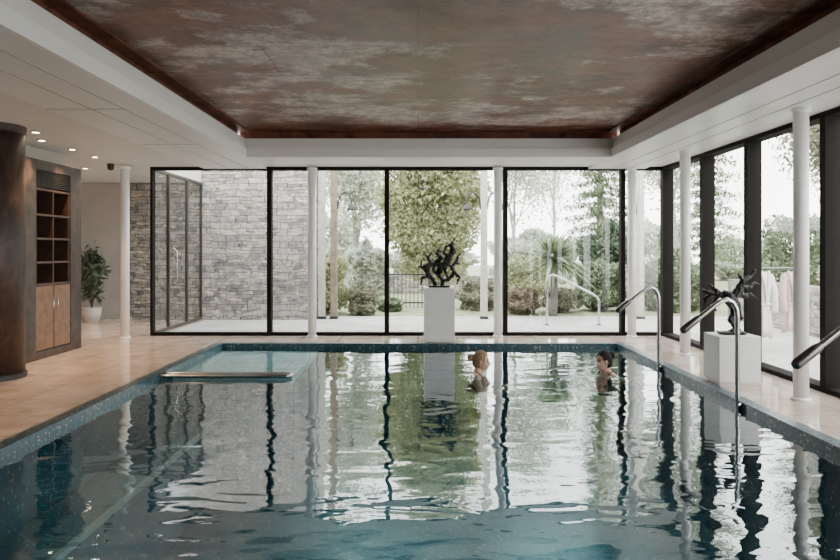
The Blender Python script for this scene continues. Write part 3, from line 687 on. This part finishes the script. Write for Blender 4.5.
def palm(x,y,zc,R,label,n=110):
    e=empty('palm_plant',(x,y,0),label=label,cat='palm')
    B().tube([(x,y,-.03),(x+.03,y,zc*.5),(x,y,zc)],[.09,.08,.09],n=12).build('trunk',barkM,o=(x,y,0),parent=e,smooth=True)
    fr_=B(); r_=random.Random(4)
    for i in range(n):
        a=r_.uniform(0,6.28); el=r_.uniform(-.25,1.2); d=np.array((math.cos(a)*math.cos(el),math.sin(a)*math.cos(el),math.sin(el)))
        p0=np.array((x,y,zc)); L=R*r_.uniform(.8,1.1); sd=np.cross(d,(0,0,1)); sd/=np.linalg.norm(sd)+1e-6
        pts=[p0+d*L*q-np.array((0,0,.35*L*q*q)) for q in (.03,.35,.7,1)]; ws=[.018,.04,.028,.002]; vs=[]
        for p_,w_ in zip(pts,ws): vs+= [p_-sd*w_,p_+sd*w_]
        fr_.add(vs,[(0,1,3,2),(2,3,5,4),(4,5,7,6)])
    fr_.build('fronds',L_grn,o=(x,y,0),parent=e)
palm(WX(553,13.75),13.75,1.15,1.0,'spreading spiky green palm above the shrubs',190)
B().box(-2.0,2.2,20.8,21.1,-.02,.55).build('garden_wall',stone,o=(0,21,0),label='low stone garden wall behind the lawn',cat='wall',bevel=.01)
B().box(6.3,6.55,4,13.3,-.02,.78).build('retaining_wall',stoneS,o=(6.4,9,0),label='low stone retaining wall bordering the side terrace',cat='wall',bevel=.01)
xa,xb=WX(386,15.6),WX(426,15.6); ry_=15.6
rl=empty('iron_railing',((xa+xb)/2,ry_,0),label='low black iron garden railing',cat='railing')
for z in (.11,.78): B().box(xa,xb,ry_-.02,ry_+.02,z-.015,z+.02).build('rail',blackM,o=((xa+xb)/2,ry_,0),parent=rl)
for x in np.linspace(xa,xb,11): B().box(x-.01,x+.01,ry_-.01,ry_+.01,-.03,.86).build('baluster',blackM,o=((xa+xb)/2,ry_,0),parent=rl)
def lamp(x,y,z,sg):
    e=empty('wall_lamp',(x,y,z),label='outdoor lamp with gooseneck bracket fixed to a timber post',cat='lamp',group='terrace post lamps')
    B().tube([(x,y,z-.1),(x+sg*.03,y,z+.1),(x+sg*.08,y,z+.19),(x+sg*.16,y,z+.23),(x+sg*.24,y,z+.19),(x+sg*.28,y,z+.08),(x+sg*.28,y,z)],.018,n=8).build('bracket',blackM,o=(x,y,z),parent=e,smooth=True)
    B().lathe((x+sg*.28,y,z-.13),[(.085,0),(.08,.03),(.045,.10),(.02,.13)],20).build('lamp_shade',blackM,o=(x,y,z),parent=e,smooth=True)
for px,mt,lb in ((322,postw,'pale weathered timber pergola post'),(334,postb,'brown timber pergola post'),(484,postw,'pale weathered timber pergola post by shrubs'),(640,postw,'pale weathered timber pergola post near the corner')):
    x=WX(px,13.1); e=empty('timber_post',(x,13.1,0),label=lb,cat='post')
    B().box(x-.065,x+.065,13.035,13.165,.04,3.6).build('post_body',mt,o=(x,13.1,0),parent=e,bevel=.006)
    B().box(x-.08,x+.08,13.02,13.18,-.01,.04).build('post_foot',blackM,o=(x,13.1,0),parent=e)
lamp(WX(334,13.1)+.066,13.1,2.3,1); lamp(WX(484,13.1)-.066,13.1,2.3,-1); lamp(WX(484,13.1)+.066,13.1,2.3,1); lamp(WX(640,13.1)-.066,13.1,2.2,-1)
hx0,hx1,Y=WX(547,12),WX(599,12),12
hr=empty('garden_handrail',(hx0,Y,0),label='curved stainless handrail on the terrace',cat='handrail')
B().tube([(hx0,Y,0),(hx0,Y,.78),(hx0+.03,Y,.88),(hx0+.1,Y,.91),(hx0+.2,Y,.88),(hx1-.12,Y,.56),(hx1-.03,Y,.5),(hx1,Y,.42),(hx1,Y,0)],.021,n=12).build('rail_tube',chrome,o=(hx0,Y,0),parent=hr,smooth=True)
for x in (hx0,hx1): B().lathe((x,Y,-.01),[(.05,0),(.05,.012),(.025,.02)],20).build('flange',steeld,o=(x,Y,0),parent=hr)
def potted(x,y,potr,poth,h,mat,label,n,size,r):
    e=empty('potted_plant',(x,y,0),label=label,cat='potted plant')
    B().lathe((x,y,0),[(potr*.7,0),(potr*.95,poth*.6),(potr,poth*.95),(potr*1.05,poth),(potr*.9,poth),(potr*.85,poth*.9)],28).build('pot',potM,o=(x,y,0),parent=e,smooth=True)
    B().lathe((x,y,0),[(potr*.86,poth*.85),(potr*.86,poth*.9)],24).build('soil',barkM,o=(x,y,0),parent=e)
    st=B(); r_=random.Random(3)
    for i in range(12):
        a=r_.uniform(0,6.28); st.tube([(x,y,poth*.85),(x+r*.3*math.cos(a),y+r*.3*math.sin(a),poth+(h-poth)*.5),(x+r*.7*math.cos(a),y+r*.7*math.sin(a),h*r_.uniform(.75,1))],[.012,.008,.004],n=5)
    st.build('stems',barkM,o=(x,y,0),parent=e,smooth=True)
    pos=shell(n,(x,y,(poth+h)/2+.05),(r,r,(h-poth)/2),.35,.2,x); v,f=leaves(n,size,pos,.3,droop=(0,0,-.3)); leafobj('foliage',v,f,mat,(x,y,0),parent=e)
potted(WX(92,12.4),12.4,.17,.28,1.45,L_dark,'leafy green plant in a pale pot in the hallway',420,.09,.28)
potted(WX(633,14.2),14.2,.18,.3,1.15,L_pink,'pink blossoming plant in a pot beside the timber post',500,.045,.2)

# ---------------- light ----------------
wd=bpy.data.worlds.new('overcast'); bpy.context.scene.world=wd; wd.use_nodes=True; t=wd.node_tree
bg=t.nodes['Background']; tc=t.nodes.new('ShaderNodeTexCoord'); s=t.nodes.new('ShaderNodeSeparateXYZ'); t.links.new(tc.outputs['Generated'],s.inputs[0])
r=t.nodes.new('ShaderNodeValToRGB'); r.color_ramp.elements[0].position=.45; r.color_ramp.elements[0].color=(.95,.95,.94,1); r.color_ramp.elements[1].position=1; r.color_ramp.elements[1].color=(.90,.94,1,1)
t.links.new(s.outputs['Z'],r.inputs['Fac']); t.links.new(r.outputs[0],bg.inputs['Color']); bg.inputs['Strength'].default_value=9.5

cam=bpy.data.cameras.new('camera'); cam.lens=28; cam.sensor_width=36; cam.shift_x=.0024; cam.shift_y=-30/840
co=bpy.data.objects.new('camera',cam); co.location=(0,0,H); co.rotation_euler=(math.pi/2,0,0); col.objects.link(co); bpy.context.scene.camera=co
